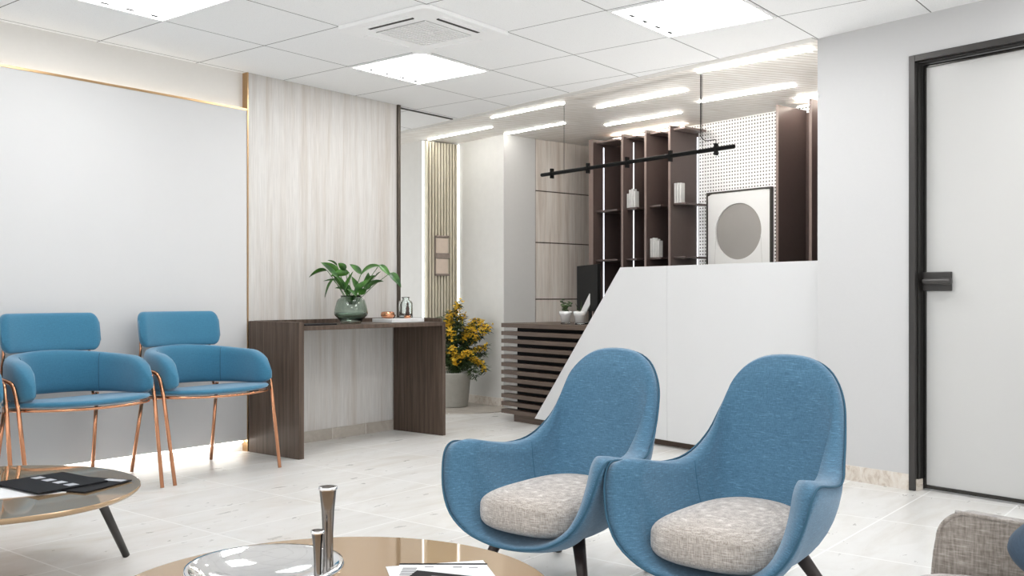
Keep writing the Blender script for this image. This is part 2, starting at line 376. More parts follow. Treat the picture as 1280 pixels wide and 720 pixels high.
# right wall with door opening (s from -0.545 to -1.55)
bm = B(); kb(bm, -0.51, 0, 0, 0.14, 0, ZC); kb(bm, -1.62, -0.51, 0, 0.14, 2.105, ZC); kb(bm, -3.6, -1.62, 0, 0.14, 0, ZC)
struct('wall_right', bm, M_white, **KR)
struct('baseboard_right', kbox(-0.51, -0.001, -0.010, 0, 0, 0.076), M_skirt, **KR)
struct('baseboard_right_2', kbox(-3.6, -1.62, -0.010, 0, 0, 0.076), M_skirt, **KR)
# door
door = thing('door_1', 'white frosted door leaf in a dark metal frame at the right', 'door', K, -TH); door['kind'] = 'structure'
bm = B()
kb(bm, -0.542, -0.511, -0.012, 0.13, 0, 2.103); kb(bm, -1.62, -1.588, -0.012, 0.13, 0, 2.103); kb(bm, -1.588, -0.542, -0.012, 0.13, 2.072, 2.103)
obj('door_frame', bm, M_darkmetal, door, bevel=0.002)
bm = B(); kb(bm, -0.548, -0.542, 0.012, 0.05, 0.055, 2.072); kb(bm, -1.588, -0.548, 0.012, 0.05, 2.064, 2.072); obj('door_seal', bm, M_gasket, door)
obj('plinth_block', kbox(-0.551, -0.542, 0.0, 0.05, 0, 0.055), M_skirt, door)
bm = B(); kb(bm, -0.563, -0.549, 0.055, 0.095, 0.008, 2.062); kb(bm, -1.585, -1.571, 0.055, 0.095, 0.008, 2.062)
kb(bm, -1.571, -0.563, 0.055, 0.095, 2.048, 2.062); kb(bm, -1.571, -0.563, 0.055, 0.095, 0.008, 0.026)
obj('leaf_rim', bm, M_rim, door, bevel=0.002)
obj('door_leaf', kbox(-1.571, -0.563, 0.064, 0.088, 0.026, 2.048), M_glossdoor, door)
hp = obj('lock_plate', kbox(-0.69, -0.553, 0.046, 0.0635, 0.965, 1.057), M_darkmetal, door, bevel=0.003)
bm = B(); tube(bm, [(0.046, -0.585, 1.010), (0.010, -0.585, 1.010)], 0.012, 16); tube(bm, cr([(0.016, -0.578, 1.010), (0.008, -0.60, 1.010), (0.008, -0.71, 1.010)], 6), 0.0165, 18)
obj('door_handle', bm, M_darkmetal, hp, smooth=True, bevel=0.002)
# niche walls behind the reception
struct('wall_back', kbox(4.12, 6.9, 0.27, 0.42, 0, ZC + 0.012), M_plaster, **KR)
struct('wall_back_2', kbox(3.445, 4.12, 0.64, 0.992, 0, ZC + 0.012), [M_plaster], **KR)
struct('wall_back_3', kbox(3.44, 3.4449, 0.641, 0.99, 0, ZC + 0.012), M_grey, **KR)
struct('wall_back_4', kbox(4.14, 4.3, 0.42, 1.2, 0, ZC + 0.012), M_plaster, **KR)
struct('baseboard_back', kbox(3.445, 4.12, 0.63, 0.64, 0.0, 0.075), M_skirt, **KR)
bm = B(); kb(bm, 3.462, 3.7, 0.995, 1.66, 0, ZC + 0.012); struct('wall_back_5', bm, M_walnut, **KR)
for i, (z0, z1) in enumerate(((0, 0.448), (0.458, 0.908), (0.918, 1.402), (1.412, 1.852), (1.862, ZC + 0.01))):
    o = obj('cladding_panel', kbox(3.449, 3.462, 1.0, 1.66, z0, z1), M_ash); o.location = K; o.rotation_euler = (0, 0, -TH)
    tag(o, ['lowest pale wood cladding panel beside the dark bookcase', 'second pale wood cladding panel up, behind the slatted desk top', 'middle pale wood cladding panel, level with the black monitor',
            'fourth pale wood cladding panel up, beside the bookcase', 'topmost pale wood cladding panel under the ribbed ceiling'][i], 'wall panel', 'pale wood cladding panels')
struct('trim_5', kbox(3.447, 3.462, 0.9925, 1.0, 0, ZC + 0.012), M_shelfedge, **KR)
struct('wall_back_6', kbox(-0.4, 2.96, 1.555, 1.7, 0, ZC + 0.012), M_perf, **KR)
struct('wall_back_7', kbox(2.96, 3.449, 1.665, 1.8, 0, ZC + 0.012), M_shelf, **KR)
struct('wall_reception', kbox(-0.4, -0.25, 0.14, 1.555, 0, ZC + 0.012), M_white, **KR)
# slatted panel with light strips
sl = thing('slat_panel', 'cream vertical wood slat panel between two glowing light strips, behind the side table', 'wall panel', K, -TH)
obj('backing_board', kbox(4.105, 4.139, 0.285, 0.625, 0, ZC), M_walnut, sl)
bm = B(); n = 11
for i in range(n):
    x = 0.288 + i * (0.334 - 0.018) / (n - 1); kb(bm, 4.08, 4.105, x, x + 0.019, 0, ZC)
obj('slat', bm, M_slatwood, sl)
for t0, lab in ((0.271, 'vertical light strip on the left edge of the cream slat panel'), (0.627, 'vertical light strip on the right edge of the cream slat panel')):
    o = obj('light_strip', kbox(4.108 if t0 < .5 else 4.078, 4.118 if t0 < .5 else 4.088, t0, t0 + 0.012, 0.01, ZC), M_strip); o.location = K; o.rotation_euler = (0, 0, -TH)
    tag(o, lab, 'light strip', 'vertical light strips')
sc = thing('wall_plaque', 'small wooden plaque with two peach square inlays on the cream slats', 'wall plaque', K, -TH)
bm = B(); kb(bm, 4.064, 4.079, 0.375, 0.510, 1.12, 1.47); obj('frame', bm, M_sconcerail, sc)
for z, hh in ((1.12, 0.018), (1.269, 0.050), (1.455, 0.018)): obj('rail', kbox(4.042, 4.0635, 0.37, 0.515, z, z + hh), M_sconcerail, sc, bevel=0.004)
for z in (1.138, 1.32): obj('inlay', kbox(4.05, 4.064, 0.376, 0.498, z, z + 0.13), M_sconce, sc)
# grey stone slab under the planter
bm = B(); pts = []
for i in range(17):
    a = PI * 0.5 + (PI * 0.62) * i / 16; pts.append((0.63 + 0.62 * math.cos(a) * 0.9, 3.85 - 0.0 + 0.62 * -math.sin(a)))
pts = [(0.629, 3.22), (0.5, 3.20), (0.3, 3.205), (0.12, 3.27), (0.0, 3.38), (-0.05, 3.52), (-0.07, 3.8), (-0.05, 4.11), (0.26, 4.079), (0.629, 4.079)]
prism(bm, pts, 0.0, 0.006); o = obj('stone_slab', bm, M_skirtgrey); o.location = K; o.rotation_euler = (0, 0, -TH)
tag(o, 'thin grey stone slab on the floor under the yellow flowered planter', 'stone slab')

# ------------------------------------------------------------------ ceiling fittings
def led_panel(x0, y0, lab):
    p_ = thing('ceiling_light', lab, 'ceiling light', (x0 + 0.3, y0 + 0.3, ZC), 0, 'square ceiling lights')
    bm = B()
    for a in ((-0.295, 0.295, -0.295, -0.28), (-0.295, 0.295, 0.28, 0.295), (-0.295, -0.28, -0.28, 0.28), (0.28, 0.295, -0.28, 0.28)): bx(bm, *a, -0.008, -0.0005)
    obj('frame', bm, M_ac, p_)
    obj('diffuser', box(-0.28, 0.28, -0.28, 0.28, -0.0035, -0.0005), M_led, p_)
    bm = B()
    for i in range(5): bx(bm, -0.225 + i * 0.1125 - 0.002, -0.225 + i * 0.1125 + 0.002, -0.28, 0.28, -0.0085, -0.0037)
    obj('louvre', bm, M_ac, p_)
    for i in range(4): obj('lamp_clip', box(-0.185 + i * 0.125, -0.145 + i * 0.125, 0.232, 0.248, -0.0085, -0.0037), M_gasket, p_)
X0, Y0 = 3.869, 2.488
led_panel(X0, Y0 + 1.2, 'square ceiling light next to the air conditioner, in front of the wood clad wall')
led_panel(X0, Y0 - 0.6, 'square ceiling light right of the air conditioner, at the top of the picture')
led_panel(X0 - 1.8, Y0 + 1.2, 'square ceiling light above the white wall panel at the top left')
led_panel(X0 - 1.8, Y0 - 0.6, 'square ceiling light over the round coffee tables, above the picture')
led_panel(X0 - 1.8, Y0 - 2.4, 'square ceiling light over the taupe sofa')
led_panel(X0 - 0.0, Y0 - 2.4, 'square ceiling light in front of the white door')
ac = thing('air_conditioner', 'square white ceiling cassette air conditioner with dark louvre slots', 'air conditioner', (X0 - 0.3, Y0 + 0.9, ZC))
bm = B(); s_ = 0.318; c_ = 0.03
oct_ = [(-s_ + c_, -s_), (s_ - c_, -s_), (s_, -s_ + c_), (s_, s_ - c_), (s_ - c_, s_), (-s_ + c_, s_), (-s_, s_ - c_), (-s_, -s_ + c_)]
prism(bm, oct_, -0.022, 0.0); obj('panel', bm, M_ac, ac, bevel=0.006)
for nm, bb, mt in (('air_slot', (-0.15, 0.15, -0.246, -0.226, -0.0265, -0.0215), M_slotdark), ('louvre', (-0.155, 0.155, -0.276, -0.2465, -0.026, -0.0215), M_ac)):
    for k in ((0, 3) if nm == 'air_slot' else range(4)):
        bm = B(); v = bx(bm, *bb); m_ = Matrix.Rotation(k * PI / 2, 4, 'Z')
        for q in v: q.co = m_ @ q.co
        obj(nm, bm, mt, ac)
bm = B(); bx(bm, -0.17, 0.17, -0.17, 0.17, -0.0235, -0.0215)
obj('grille_back', bm, M_book, ac)
bm = B()
for i in range(15): bx(bm, -0.17, 0.17, -0.165 + i * 0.0228, -0.154 + i * 0.0228, -0.028, -0.0237)
for x in (-0.17, 0.0, 0.164): bx(bm, x, x + 0.006, -0.17, 0.17, -0.0285, -0.0237)
obj('grille', bm, M_ac, ac)
LINES = [((4.047, 0.29), (3.209, 0.33), 'first strip from the corridor, above the cream slats'), ((2.887, 0.079), (2.129, 0.132), 'strip along the edge of the tiled ceiling, above the desk plants'),
         ((3.411, 0.633), (2.711, 0.67), 'strip in front of the pale wood cladding'), ((2.09, 0.43), (1.31, 0.474), 'strip above the middle of the black pendant bar'),
         ((2.575, 0.991), (1.838, 1.038), 'strip just above the dark bookcase'), ((0.911, 0.125), (0.166, 0.198), 'strip beside the tiled ceiling at the right wall'),
         ((1.503, 0.838), (0.761, 0.909), 'strip above the perforated board'), ((1.013, 1.276), (0.3, 1.33), 'short strip above the dark cabinet')]
for (s0, t0), (s1, t1), lab in LINES:
    A = kp(s0, t0); Bq = kp(s1, t1); L = (Bq - A).length; ang = math.atan2((Bq - A).y, (Bq - A).x)
    o = obj('linear_light', box(0, L, -0.007, 0.007, ZC + 0.004, ZC + 0.013), M_line if s0 < 3.3 and not 2.8 < s0 < 3 else M_line2); o.location = (A.x, A.y, 0); o.rotation_euler = (0, 0, ang)
    tag(o, 'slim white ceiling light, ' + lab, 'linear ceiling light', 'linear ceiling lights')
# pendant bar
pd = thing('pendant_light', 'long black pendant bar light hanging on thin wires above the reception desk', 'pendant light', K, -TH)
bm = B(); tube(bm, [(0.21, 0.703, 1.834), (0.21, 2.458, 1.832)], 0.0135, 14); obj('bar', bm, M_black, pd, smooth=True, bevel=0.003)
for s_ in (2.342, 1.964, 1.586, 1.206, 0.841): obj('clip', kbox(s_ - 0.006, s_ + 0.006, 0.195, 0.225, 1.797, 1.868), M_black, pd)
for s_ in (2.212, 0.947):
    obj('suspension_wire', tb([(0.21, s_, 1.84), (0.21, s_, ZC + 0.012)], 0.0016, 6), M_black, pd)
bm = B(); tube(bm, [(0.205, 0.955, ZC + 0.012), (0.205, 0.955, 1.95)], 0.004, 8)
tube(bm, cr([(0.205, 0.955, 1.96), (0.205, 0.952, 1.92), (0.207, 0.92, 1.895), (0.208, 0.875, 1.892), (0.21, 0.845, 1.89), (0.21, 0.841, 1.868)], 6), 0.0025, 8)
obj('power_cable', bm, M_black, pd)

# ------------------------------------------------------------------ reception desk
dk = thing('reception_desk', 'reception desk with dark slats, slanted white front panels and dark kick plate', 'desk', K, -TH)
obj('body', kbox(0.02, 2.69, 0.17, 0.70, 0.0, 0.705), M_black, dk)
obj('kick_plate', kbox(0.004, 2.69, 0.137, 0.17, 0.0, 0.06), M_walnuth, dk)
obj('desktop', kbox(0.02, 2.797, 0.10, 0.72, 0.705, 0.737), M_walnuth, dk)
for i in range(1, 12):
    z = 0.705 - i * 0.0588; obj('slat', kbox(1.2, 2.797, 0.10, 0.168, z, z + 0.030), M_walnuth, dk)
def vpanel(bm, pts, t0, t1):    # (s, z) outline, thickness in t
    a = [bm.verts.new((t0, s, z)) for s, z in pts]; b = [bm.verts.new((t1, s, z)) for s, z in pts]; n = len(pts)
    bm.faces.new(a); bm.faces.new(b[::-1])
    for i in range(n): bm.faces.new((a[i], b[i], b[(i + 1) % n], a[(i + 1) % n]))
bm = B(); vpanel(bm, [(0.004, 0.035), (1.1175, 0.043), (1.1175, 1.1285), (0.004, 1.131)], 0.08, 0.0995); obj('front_panel', bm, M_panelwhite, dk, bevel=0.001)
bm = B(); vpanel(bm, [(1.1195, 0.043), (2.385, 0.055), (1.525, 1.128), (1.1195, 1.1285)], 0.08, 0.0995); obj('front_panel', bm, M_panelwhite, dk, bevel=0.001)
obj('upper_counter', kbox(0.01, 1.42, 0.10, 0.34, 1.09, 1.118), M_panelwhite, dk, bevel=0.002)
o = obj('cove_light', kbox(0.08, 1.30, 0.27, 0.33, 1.1185, 1.124), M_counterfill); o.location = K; o.rotation_euler = (0, 0, -TH)  # unseen strip added to throw light up at the ribbed ceiling
tag(o, 'added fill light strip on the counter, unseen behind the white slanted desk panel', 'cove light')
obj('counter_support', kbox(0.02, 0.06, 0.12, 0.33, 0.737, 1.09), M_panelwhite, dk)
obj('counter_support', kbox(1.30, 1.34, 0.12, 0.33, 0.737, 1.09), M_panelwhite, dk)

# monitor (seen from behind, turned)
near = Vector((5.718, 3.735, 0)); far = Vector((6.065, 4.149, 0)); dm = (far - near).normalized(); ang = math.atan2(dm.y, dm.x); mid = (near + far) / 2
mo = thing('monitor', 'black computer monitor standing on the dark slatted desk', 'monitor', (mid.x, mid.y, 0.737), ang)
bm = B(); bx(bm, -0.27, 0.27, -0.012, 0.012, 0.095, 0.43); obj('screen', bm, M_black, mo, bevel=0.003)
obj('stand', box(-0.025, 0.025, -0.02, -0.01, 0.008, 0.25), M_black, mo); bm = B(); bx(bm, -0.10, 0.10, -0.06, 0.06, 0.0, 0.009); obj('foot', bm, M_black, mo, bevel=0.002)
# white slanted phone handset style stand
q = kp(2.215, 0.60)
ph = thing('document_stand', 'slim white tilted stand on the desk in front of the black monitor', 'document stand', kp(2.20, 0.375, 0.737), -TH + R(14))
bm = B(); bx(bm, -0.025, 0.025, -0.03, 0.05, 0, 0.012); obj('base', bm, M_ceramic, ph, bevel=0.003)
bm = B(); v = bx(bm, -0.008, 0.008, -0.022, 0.022, 0.0, 0.235); m_ = Matrix.Translation((0, 0.03, 0.008)) @ Matrix.Rotation(R(30), 4, 'X')
for q in v: q.co = m_ @ q.co
obj('tilted_plate', bm, M_ceramic, ph, bevel=0.002)
# succulents in glasses
def mini_pot(s, t, lab, tall):
    p_ = thing('potted_plant', lab, 'potted plant', kp(s, t, 0.737), 0, 'small plants in white pots on the desk')
    bm = B(); lathe(bm, [(0, 0), (0.034, 0), (0.036, 0.0135), (0, 0.0135)], 24, close=False); obj('glass_base', bm, M_clear, p_, smooth=True)
    bm = B(); lathe(bm, [(0, 0.014), (0.030, 0.014), (0.036, 0.062), (0.043, 0.066), (0.0455, 0.094), (0.0405, 0.094), (0.036, 0.082), (0, 0.082)], 24, close=False)
    obj('pot', bm, M_ceramic, p_, smooth=True)
    random.seed(int(s * 100)); bm = B(); bs = B()
    if tall:
        for k, (dx, dy) in enumerate(((0, 0.012), (0.01, -0.012), (-0.01, 0.0))):
            st = cr([(0, 0, 0.075), (dx, dy, 0.12), (dx * 2.4, dy * 2.2, 0.175 - 0.02 * k)], 5); tube(bs, st, 0.0016, 6)
            for i, c0 in enumerate(st[1:]):
                for sgn in (-1, 1):
                    a = random.uniform(0, 2 * PI); r = random.uniform(0.010, 0.014)
                    cc = c0 + Vector((math.cos(a) * 0.012, math.sin(a) * 0.012, random.uniform(-.003, .006)))
                    superell(bm, cc, (r, r, r * 0.45), 1, 1, 8, 5)
    else:
        for k in range(3):
            a = k * 2.1; st = cr([(0, 0, 0.075), (0.012 * math.cos(a), 0.012 * math.sin(a), 0.11), (0.03 * math.cos(a), 0.03 * math.sin(a), 0.13 + 0.02 * k)], 4)
            tube(bm, st, 0.0035, 6, r2=0.001)
        tube(bs, [(0, 0, 0.07), (0, 0, 0.10)], 0.003, 6)
    obj('leaves', bm, M_fern, p_, smooth=True); obj('stem', bs, M_fern, p_, smooth=True)
mini_pot(2.262, 0.27, 'round-leaved sprig in a white pot inside a clear glass, nearer the slatted corner', True)
mini_pot(2.112, 0.27, 'low thin-leaved plant in a white pot inside a clear glass, beside the slanted panel', False)

# ------------------------------------------------------------------ bookcase
bc = thing('bookcase', 'tall dark brown bookcase with lit upright fins behind the reception desk', 'bookcase', K, -TH)
FINS = [2.955, 2.605, 2.349, 2.097]; T0, T1, ZB = 1.22, 1.553, 2.262
obj('back_board', kbox(2.10, 2.96, T1 - 0.012, T1, 0, ZB - 0.02), M_shelf, bc)
for i, s_ in enumerate(FINS):
    f = obj('upright_fin', kbox(s_, s_ + (0.05 if i == 0 else 0.018), T0, T1 - 0.013, 0, ZB), M_shelf, bc)
    obj('fin_edge', kbox(s_ - 0.001, s_ + (0.051 if i == 0 else 0.019), T0 - 0.006, T0 - 0.0005, 0, ZB), M_shelfedge, f)
for i in range(4):
    s1 = FINS[i]; s0 = s1 - (0.25 if i == 0 else 0.12)
    for z in (0.42, 0.83, 1.232, 1.645, ZB - 0.035):
        obj('shelf', kbox(s0, s1 - 0.002, T0 + 0.03, T1 - 0.05, z, z + 0.016), M_shelfedge if z > 2 else M_shelf, bc, bevel=0.003)
for s_, t_, wd in ((2.955, 1.335, 0.008), (2.605, 1.335, 0.007), (2.097, 1.53, 0.010)):
    obj('light_strip', kbox(s_ - 0.005, s_ - 0.0005, t_, t_ + wd, 0.02, ZB - 0.06), M_shelfled, bc)
ZS = 0.015
def books(s_, t_, z, hs, place):
    for k, h in enumerate(hs):
        o = obj('book', kbox(-0.0, 0.020, 0, 0.045, 0, h), M_book, bevel=0.002); o.location = kp(s_ - 0.026 - k * 0.0255, t_, z); o.rotation_euler = (0, 0, -TH)
        ordn = ['leftmost', 'second', 'third', 'fourth'][k]
        tag(o, f'pale grey upright book, {ordn} of the row {place}', 'book', f'books {place}')
books(2.605, 1.252, 1.661, (0.115, 0.145, 0.15, 0.13), 'on the upper shelf of the second bay')
books(2.097, 1.252, 1.661, (0.155, 0.155, 0.153), 'on the upper shelf of the right bay')
books(2.349, 1.252, 1.248, (0.15, 0.155, 0.145, 0.13), 'on the lower shelf of the third bay')
for s0, s1, lab in ((2.12, 2.90, 'warm light strip on top of the dark bookcase shining at the ceiling'), (0.30, 1.08, 'warm light strip on top of the dark cabinet at the right')):
    o = obj('cove_light', kbox(s0, s1, 1.40, 1.42, 2.2725, 2.278), M_cove2); o.location = K; o.rotation_euler = (0, 0, -TH); tag(o, lab, 'cove light')
# dark cabinet
cb = thing('cabinet', 'tall dark brown cabinet fins right of the perforated board, behind the white panel', 'cabinet', K, -TH)
for s_ in (1.108, 0.842, 0.576):
    f = obj('upright_fin', kbox(s_, s_ + 0.018, T0, T1, 0, 2.27), M_shelf, cb)
    obj('fin_edge', kbox(s_ - 0.001, s_ + 0.019, T0 - 0.006, T0 - 0.0005, 0, 2.27), M_shelfedge, f)
obj('back_board', kbox(0.0, 1.10, T1 - 0.02, T1, 0, 2.25), M_shelf, cb)
for z in (0.42, 0.9, 1.35, 1.8): obj('shelf', kbox(0.595, 0.841, T0 + 0.06, T1 - 0.021, z, z + 0.016), M_shelf, cb)
# framed picture
pc = thing('framed_picture', 'white picture with a grey disc in a dark frame on the perforated board', 'picture', K, -TH)
bm = B(); s0, s1, z0, z1 = 1.39, 1.995, 1.02, 1.75
for a in ((s0, s1, z1 - 0.012, z1), (s0, s1, z0, z0 + 0.012), (s0, s0 + 0.012, z0 + 0.012, z1 - 0.012), (s1 - 0.012, s1, z0 + 0.012, z1 - 0.012)): kb(bm, a[0], a[1], 1.522, 1.554, a[2], a[3])
obj('frame', bm, M_frameblk, pc)
bm = B(); N = 64; cs, cz, cr_ = 1.695, 1.435, 0.215     # mat with a round cut-out
outer = []; inner = []
for i in range(N):
    a = 2 * PI * i / N; c, s_ = math.cos(a), math.sin(a); inner.append((cs + cr_ * c, cz + cr_ * s_))
    hx = (s1 - 0.013 - cs) if c > 0 else (cs - s0 - 0.013); hz = (z1 - 0.013 - cz) if s_ > 0 else (cz - z0 - 0.013)
    k = min(hx / max(abs(c), 1e-6), hz / max(abs(s_), 1e-6)); outer.append((cs + k * c, cz + k * s_))
rings = [[bm.verts.new((t_, s_, z)) for s_, z in lst] for t_, lst in ((1.528, outer), (1.528, inner), (1.541, inner))]
for a, b in zip(rings, rings[1:]):
    for i in range(N): bm.faces.new((a[i], a[(i + 1) % N], b[(i + 1) % N], b[i]))
obj('mat_board', bm, M_matte, pc)
bm = B(); lathe(bm, [(0, 1.5405), (0.222, 1.5405), (0.222, 1.550), (0, 1.550)], 48, close=False)
for v in bm.verts: x, y, z = v.co; v.co = (z, cs + x, cz + y)
obj('grey_disc', bm, M_disc, pc)
for s_a, s_b in ((1.905, 1.925), (1.485, 1.465)): obj('fine_line', tb([(1.5275, s_a, 1.40), (1.5275, s_b, 1.04)], 0.0012, 6), M_book, pc)

# ------------------------------------------------------------------ side table (console) and what stands on it
cn = thing('console_table', 'dark walnut waterfall console table against the pale wood wall', 'table', (3.597, 4.40, 0))
LX = 1.25; DY = 0.466
obj('side_panel', box(0, 0.038, 0, DY, 0, 0.790), M_walnut, cn, bevel=0.001)
obj('side_panel', box(LX - 0.03, LX, 0, DY, 0, 0.740), M_walnut, cn, bevel=0.001)
obj('tabletop', box(0.0385, LX, 0, DY, 0.7405, 0.766), M_walnut, cn, bevel=0.001)
bm = B(); bx(bm, 0.0385, LX, DY - 0.02, DY, 0.7665, 0.792); bx(bm, LX - 0.02, LX, 0.03, DY - 0.0201, 0.7665, 0.792); obj('raised_edge', bm, M_walnut, cn, bevel=0.001)
# vase
va = thing('vase', 'smoked green glass vase holding broad green leaves on the console table', 'vase', (4.20, 4.625, 0.7665))
bm = B(); lathe(bm, [(0, 0.001), (0.062, 0.0), (0.066, 0.006), (0.080, 0.028), (0.104, 0.052), (0.107, 0.066), (0.102, 0.10), (0.090, 0.142), (0.082, 0.155), (0.066, 0.162), (0.066, 0.178), (0.062, 0.178), (0.061, 0.160), (0.078, 0.150), (0.086, 0.138), (0.098, 0.10), (0.103, 0.066), (0.098, 0.054), (0.070, 0.018), (0, 0.014)], 48, close=False)
obj('glass_body', bm, M_vase, va, smooth=True)
obj('water', (lambda b: (lathe(b, [(0, 0.0145), (0.069, 0.0185), (0.097, 0.054), (0.1018, 0.066), (0, 0.066)], 32, close=False), b)[1])(B()), M_vase, va, smooth=True)
def leaf(bm, p0, p1, width, droop, twist=0):
    p0 = Vector(p0); p1 = Vector(p1); d = p1 - p0; L = d.length; mid = (p0 + p1) / 2 + Vector((0, 0, droop))
    n = 10; rows = []; side = d.cross(Vector((0, 0, 1)))
    if side.length < 1e-4: side = Vector((1, 0, 0))
    side.normalize(); side = Matrix.Rotation(twist, 3, d.normalized()) @ side
    for i in range(n + 1):
        u = i / n; c = p0 * (1 - u) ** 2 + mid * 2 * u * (1 - u) + p1 * u * u
        w_ = width * (math.sin(PI * min(1, u ** 0.75)) ** 0.8) * (1 - 0.25 * u) + 0.0006
        tang = ((mid - p0) * (1 - u) + (p1 - mid) * u).normalized(); nrm = side.cross(tang).normalized()
        rows.append([bm.verts.new(c + side * (w_ * k) + nrm * (abs(k) * w_ * 0.30)) for k in (-1, -0.5, 0, 0.5, 1)])
    for a, b in zip(rows, rows[1:]):
        for k in range(4): bm.faces.new((a[k], a[k + 1], b[k + 1], b[k]))
# leaf list in the plane facing the camera: (u across, z) metres from vase mouth, plus depth
cu = Vector((math.sin(CAM_YAW), -math.cos(CAM_YAW), 0)); cf = Vector((math.cos(CAM_YAW), math.sin(CAM_YAW), 0))
def vp(px, py, dep): return cu * ((px - 440) * 0.0051) + cf * dep + Vector((0, 0, (402 - py) * 0.0051))
LV = [  # base px, tip px, half width, bend, twist, depth
 ((411, 336), (389, 345), .022, .028, .5, -.02), ((424, 338), (404, 326), .02, .01, 1.1, .03), ((421, 330), (409, 323), .017, .012, .3, .05),
 ((434, 336), (426, 327), .02, .008, .9, -.03), ((425, 345), (405, 326), .018, .01, -.8, -.05), ((437, 338), (414, 343), .02, .015, 1.4, .02),
 ((420, 348), (409, 371), .022, .03, -.6, -.06), ((432, 358), (418, 341), .022, .01, 1.1, -.02), ((428, 349), (403, 349), .016, .01, .4, .06),
 ((433, 362), (445, 337), .024, -.01, .9, -.05), ((452, 340), (438, 328), .02, .008, -.9, .02), ((452, 342), (478, 331), .026, .045, .6, .0),
 ((476, 329), (491, 344), .017, .012, .9, -.02), ((490, 339), (504, 357), .020, .018, 1.0, -.03), ((448, 360), (440, 343), .02, -.008, -1.2, .04),
 ((458, 360), (460, 338), .024, -.008, 1.2, .05), ((462, 358), (482, 350), .022, .03, -.5, -.04), ((446, 366), (464, 348), .022, .018, .9, -.06),
 ((441, 364), (419, 358), .02, .02, .6, .02), ((452, 366), (462, 360), .02, .01, -.9, -.07), ((438, 366), (432, 350), .02, .006, 1.0, .0), ((468, 345), (476, 337), .012, .006, .5, .06),
 ((449, 368), (437, 359), .018, .008, -.4, -.07), ((456, 352), (470, 342), .016, .01, -1.0, .03)]
bf = B(); bs = B(); random.seed(4)
for (b0, b1, w_, dr, tw, dep) in LV:
    A = vp(*b0, dep); Bq = vp(*b1, dep + random.uniform(-.03, .01)); leaf(bf, A, Bq, w_ * 1.28, dr, tw)
    m0 = vp(440 + (b0[0] - 440) * 0.22, 372, dep * 0.3); tube(bs, cr([m0 * 0.6 + Vector((0, 0, 0.03)), m0, (m0 + A) / 2 + Vector((0, 0, 0.01)), A], 4), 0.0022, 6)
obj('leaves', bf, M_leaf, va, smooth=True); obj('stems', bs, M_leaf, va, smooth=True)
# tray with things
tr = obj('tray', box(-0.15, 0.15, -0.095, 0.095, 0, 0.026), M_marbletray, bevel=0.003); tr.location = (4.60, 4.60, 0.7665)
tag(tr, 'rectangular white marble tray on the console table, right of the vase', 'tray')
ZT = 0.7665 + 0.0265
cd = thing('copper_bowl', 'round polished copper candle bowl on the white tray next to the vase', 'candle bowl', (4.52, 4.62, ZT))
bm = B(); lathe(bm, [(0, 0), (0.03, 0), (0.044, 0.012), (0.047, 0.026), (0.042, 0.041), (0.032, 0.045), (0.030, 0.042), (0.037, 0.036), (0.040, 0.024), (0.03, 0.010), (0, 0.008)], 32, close=False); obj('bowl', bm, M_copper, cd, smooth=True)
obj('wax', (lambda b: (lathe(b, [(0, 0.009), (0.030, 0.0105), (0.0385, 0.026), (0, 0.028)], 24, close=False), b)[1])(B()), M_dish, cd, smooth=True)
t2 = thing('candle_holder', 'small copper tealight cup with a dark brown stem beside the glass jar', 'candle holder', (4.635, 4.55, ZT))
bm = B(); lathe(bm, [(0, 0), (0.022, 0), (0.023, 0.016), (0.018, 0.018), (0, 0.016)], 24, close=False); obj('cup', bm, M_copper, t2, smooth=True)
bm = B(); lathe(bm, [(0, 0.0175), (0.010, 0.0175), (0.014, 0.035), (0.010, 0.05), (0.012, 0.062), (0.006, 0.085), (0.008, 0.095), (0, 0.11)], 20, close=False); obj('stem', bm, M_dish, t2, smooth=True)
sm = thing('dark_dish', 'tiny dark glass dish between the copper bowl and the glass jar', 'dish', (4.59, 4.645, ZT))
bm = B(); lathe(bm, [(0, 0), (0.014, 0), (0.022, 0.022), (0.020, 0.022), (0.012, 0.004), (0, 0.004)], 24, close=False); obj('body', bm, M_dish, sm, smooth=True)
jr = thing('glass_jar', 'clear glass jar with a narrow neck on the white tray at the right end', 'jar', (4.693, 4.625, ZT))
bm = B(); lathe(bm, [(0, 0), (0.044, 0), (0.047, 0.006), (0.047, 0.098), (0.040, 0.114), (0.024, 0.120), (0.024, 0.134), (0.029, 0.138), (0.027, 0.141), (0.021, 0.137), (0.021, 0.119), (0.037, 0.110), (0.044, 0.096), (0.044, 0.008), (0.040, 0.004), (0, 0.004)], 40, close=False); obj('body', bm, M_clear, jr, smooth=True)
tb_ = obj('tablet', box(-0.12, 0.12, -0.06, 0.06, 0, 0.009), M_gloss, bevel=0.003); tb_.location = (3.80, 4.50, 0.7665)
tag(tb_, 'flat glossy black tablet lying at the left end of the console table', 'tablet')

# ------------------------------------------------------------------ planter with yellow flowers
q = kp(3.74, 0.33)
pl = thing('flowering_plant', 'round concrete planter of feathery greenery with yellow flowers in the niche', 'potted plant', (q.x, q.y, 0.0065))
bm = B(); lathe(bm, [(0, 0), (0.118, 0), (0.126, 0.01), (0.146, 0.225), (0.152, 0.228), (0.155, 0.28), (0.158, 0.284), (0.157, 0.290), (0.142, 0.290), (0.138, 0.25), (0, 0.25)], 40, close=False)
obj('pot', bm, M_concrete, pl, smooth=True, bevel=0)
bm = B(); lathe(bm, [(0, 0.262), (0.1, 0.262), (0.137, 0.256), (0.137, 0.2505), (0, 0.2505)], 24, close=False); obj('soil', bm, M_soil, pl)
random.seed(11); bs = B(); bf = B(); bw = B()
def quad(bm, c, d, w_, n_):
    s_ = d.cross(n_).normalized() * w_
    v = [bm.verts.new(x) for x in (c, c + d * 0.5 + s_, c + d, c + d * 0.5 - s_)]; bm.faces.new(v)
